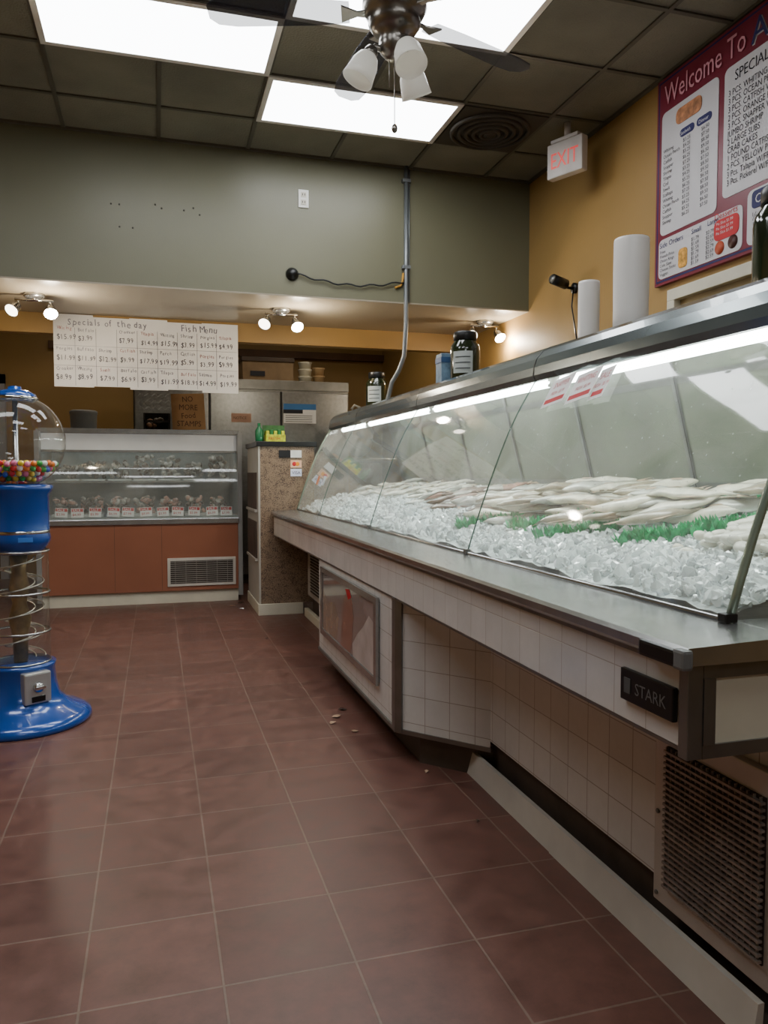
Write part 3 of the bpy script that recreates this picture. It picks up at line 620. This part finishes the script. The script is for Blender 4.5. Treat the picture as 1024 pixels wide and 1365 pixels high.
for i in range(4): b.box(.02,.3,.015+i*.02,.02+i*.02,.002,.003,inkb,0,M)
M=MB_back(.74,7.966,1.66); b.box(0,.2,0,.09,0,.002,mat('pink_label',S(178,140,120),.6),0,M); b.text('NOTICE',.04,M@Matrix.Translation((.02,.03,.003)),mk,sx=.9)
b.build()
b=MB('storage_box'); b.box(.87,1.4,8.1,8.5,2.101,2.33,mat('box_tan',S(120,98,72),.7,0,.2),.005); b.box(.86,1.41,8.09,8.51,2.30,2.345,mat('box_lid_dark',S(66,52,42),.6),.005); b.box(.95,1.1,8.09,8.1,2.15,2.2,inkb); b.build()
b=MB('plastic_tub_stack')
for i in range(3): b.lathe([(.06,0),(.07,.06),(.075,.065),(.075,.075)],(1.55,8.25,2.101+i*.075),cream,20)
tt=mat('tub_tan',S(180,150,110),.5)
for i in range(2): b.lathe([(.05,0),(.06,.07),(.065,.075),(.065,.085)],(1.7,8.25,2.101+i*.085),tt,20)
b.build()
b=MB('plastic_bag_bundle'); pb=mat('plastic_bag_white',S(190,188,182),.3,0,.1,bump=.6,bscale=20)
b.blob((1.9,7.3,1.50),(.14,.12,.205),pb,3,.03); b.blob((1.95,7.28,1.70),(.05,.05,.06),pb,2,.1); b.tube([(1.93,7.28,1.70),(1.9,7.28,1.78),(1.85,7.28,1.80),(1.82,7.28,1.76)],.012,pb)
b.build()
b=MB('prep_table'); b.box(1.45,2.6,7.0,7.6,1.25,1.285,steel,.004)
for x in (1.5,2.52):
    for y in (7.04,7.52): b.box(x,x+.04,y,y+.04,0,1.25,steel_d)
b.build()
# hanging paper menu
b=MB('handwritten_price_list'); px0,px1,pz0,pz1,py=-.725,.636,1.80,2.345,6.335
for i in range(5):
    a=px0+(px1-px0)*i/5; c=px0+(px1-px0)*(i+1)/5+.01; zt=pz1-.01*(i%2)-.02*i/5; b.box(a,c,py-.003-.001*(i%2),py-.001,pz0+.012*(i%2)-.02*i/5,zt,whitep)
names=['Whiting','Porgies','Catfish','Tilapia','Croaker','Salmon','Snapper','Perch','Trout','Smelt','Buffalo','Shrimp','Crab','Cod']
pen=mat('marker_grey',S(112,112,130),.7); penr=mat('marker_red',S(172,110,115),.7); penb=mat('marker_dark',S(72,72,88),.7)
random.seed(3)
def hand(s,sz,x,z,mt,sx=.85):
    for ch in s:
        if ch!=' ': b.text(ch,sz*U(.88,1.12),MB_back(x,py-.006,z+U(-.003,.003))@Matrix.Rotation(U(-.14,.14),4,'Z'),mt,sx=sx)
        x+=sz*.56*sx*(.55 if ch in 'il. ' else 1.05)
hand('Specials of the day',.07,px0+.10,pz1-.08,pen); hand('Fish Menu',.07,px0+.93,pz1-.09,pen)
for r in range(3):
    for c in range(9):
        if R()<.08: continue
        x=px0+.02+c*.15+U(-.005,.008); z=pz1-.12-r*.15-.002*c+U(-.006,.006); hand(random.choice(names),.036,x,z,[pen,penr][(c+r)%4==0]); hand('$%d.99'%random.randint(3,19),.052,x,z-.072+U(-.005,.005),penb,.8)
for c in range(1,9): b.box(px0+c*.15,px0+.002+c*.15,py-.0062,py-.005,pz0+.01,pz1-.1,pen)
for r in range(1,3): b.box(px0,px1,py-.0062,py-.005,pz1-.085-r*.15,pz1-.0835-r*.15,pen)
b.build()

# ---------------- gumball machine
random.seed(21)
gx0,gy0=-.612,3.87
b=MB('gumball_machine'); blue=mat('blue_enamel',S(22,72,152),.22,.1,.12,5,coat=.6)
c0=(gx0,gy0,0)
b.lathe([(0,.0),(.30,.0),(.305,.012),(.30,.03),(.27,.05),(.21,.075),(.165,.12),(.15,.18),(.145,.25),(.15,.262),(.15,.275),(0,.275)],c0,blue,48)
b.lathe([(.128,.27),(.128,.80)],c0,clearg,40,caps=False)
for z in (.28,.42,.60,.79): b.lathe([(.129,z-.005),(.133,z-.003),(.133,z+.003),(.129,z+.005)],c0,steel,40,caps=False)
b.lathe([(0,.78),(.10,.78),(.115,.80),(.135,.83),(.14,.85),(.135,.87),(.135,1.05),(.15,1.07),(.155,1.09),(.12,1.10),(0,1.10)],c0,blue,44)
b.lathe([(.132,.87),(.137,.875),(.137,.885),(.132,.89)],c0,chrome,40,caps=False)
GZ=1.292; GR=.213
prof=[(GR*math.sin(a),GZ-GR*math.cos(a)) for a in [math.radians(20+i*(140/20)) for i in range(21)]]
b.lathe(prof,c0,clearg,48,caps=False)
b.lathe([(.085,1.475),(.095,1.49),(.09,1.505),(.06,1.522),(.03,1.528),(.028,1.54),(0,1.545)],c0,blue,36)
b.lathe([(.098,1.482),(.10,1.488),(.095,1.494)],c0,chrome,36,caps=False)
b.tube([(gx0,gy0,.27),(gx0,gy0,1.48)],.012,steel,10)
trk=mat('spiral_track',S(185,180,165),.25,.5); pts=[];pts2=[]
for i in range(150):
    a=i*.17; z=.30+.47*i/150; pts.append((gx0+.105*math.cos(a),gy0+.105*math.sin(a),z)); pts2.append((gx0+.065*math.cos(a),gy0+.065*math.sin(a),z-.005))
b.tube(pts,.003,trk,6); b.tube(pts2,.003,trk,6)
vs=[p for q in zip(pts,pts2) for p in q]; b.add(vs,[(2*i,2*i+2,2*i+3,2*i+1) for i in range(149)],clearg,True)
b.lathe([(.03,.28),(.035,.4),(.05,.48),(.03,.55),(.045,.62),(.03,.7),(.04,.78)],c0,mat('brass_mechanism',S(130,106,70),.35,.6,.4,20),24)
vd=Vector((-gx0,-gy0,0)).normalized(); vr=Vector((-vd.y,vd.x,0)); 
a=math.radians(22); vd2=(vd*math.cos(a)+vr*math.sin(a)); vr2=Vector((-vd2.y,vd2.x,0))
M=MT(Vector((gx0,gy0,.18))+vd2*.14,vr2,(0,0,1))
mech=mat('coin_plate_steel',S(190,190,188),.35,.6,.05)
b.box(-.06,.06,-.065,.075,-.01,.04,mech,.008,M); b.lathe([(.0,.055),(.02,.055),(.024,.04)],(0,0,0),chrome,20,M@Matrix.Translation((0,.01,0))); b.box(-.025,.025,.005,.017,.045,.065,chrome,.002,M); b.box(-.03,.03,-.055,-.03,.04,.046,black,.002,M)
M2=MT(Vector((gx0,gy0,.86))+vd*.138+vr*.03,vr,(0,0,1)); b.box(-.03,.03,-.02,.0,0,.003,mat('machine_label',S(60,120,200),.4),0,M2)
cols=[mat('gumball_'+n,c,.2,0,.03,coat=.5) for n,c in (('red',S(215,35,35)),('yellow',S(245,215,50)),('blue',S(50,95,215)),('green',S(50,175,70)),('orange',S(245,130,35)),('white',S(240,240,235)),('pink',S(235,120,160)))]
rr=.0135
lvl=1.100
while lvl<1.205:
    Rm=math.sqrt(max(0,(GR-.018)**2-(lvl-GZ)**2)); rad=Rm
    top=lvl>1.172
    while rad>(0.02 if top else Rm-.03):
        n=max(1,int(2*math.pi*rad/(2*rr)))
        ph=U(0,6)
        for i in range(n):
            a=ph+2*math.pi*i/n; b.blob((gx0+rad*math.cos(a),gy0+rad*math.sin(a),lvl+U(-.004,.004)),(rr,rr,rr),random.choice(cols),2)
        rad-=2*rr
    lvl+=.0225
b.build(None,False)

# debris
b=MB('paper_scrap')
random.seed(11); st=mat('scrap_tan',S(170,140,115),.8); sg=mat('scrap_dark',S(70,54,46),.8)
for (x,y,s,m_) in ((.80,3.50,.022,st),(.83,3.28,.018,st),(.76,3.42,.015,st),(.85,3.6,.02,sg),(.62,6.7,.03,st),(.68,6.55,.025,whitep),(.7,6.85,.03,sg),(1.0,2.3,.008,sg),(.98,2.75,.012,st),(.72,5.3,.012,sg)):
    pts=[(x+s*U(.5,1.3)*math.cos(a),y+s*U(.6,1.2)*math.sin(a),U(.002,.010)) for a in [k*1.05 for k in range(6)]]
    b.add(pts+[(x,y,.010)],[(i,(i+1)%6,6) for i in range(6)],m_)
b.build(None,False)
b=MB('rear_ceiling_lamp'); rl=emat('rear_lamp_glow',(1,.9,.72,1),8); b.box(-1.2,-.2,7.6,7.9,2.97,2.999,rl)
b.box(-1.23,-.17,7.57,7.6,2.965,3.0,white); b.box(-1.23,-.17,7.9,7.93,2.965,3.0,white)
b.box(1.0,2.0,7.3,7.6,2.97,2.999,rl); b.box(.97,2.03,7.27,7.3,2.965,3.0,white); b.box(.97,2.03,7.6,7.63,2.965,3.0,white); b.build()

w=bpy.data.worlds.new('World'); bpy.context.scene.world=w; w.use_nodes=True; w.node_tree.nodes['Background'].inputs[0].default_value=(.8,.85,1,1); w.node_tree.nodes['Background'].inputs[1].default_value=.1
try:
    bpy.context.scene.view_settings.exposure=0.3
except Exception as e: print(e)
cam=bpy.data.cameras.new('camera'); co=bpy.data.objects.new('camera',cam); bpy.context.collection.objects.link(co)
cam.sensor_fit='VERTICAL'; cam.sensor_height=36; cam.lens=36*1030/1365; cam.clip_start=.02
co.location=(0,0,1.15); co.rotation_euler=(math.radians(90-2.92),0,math.radians(-16.43))
bpy.context.scene.camera=co
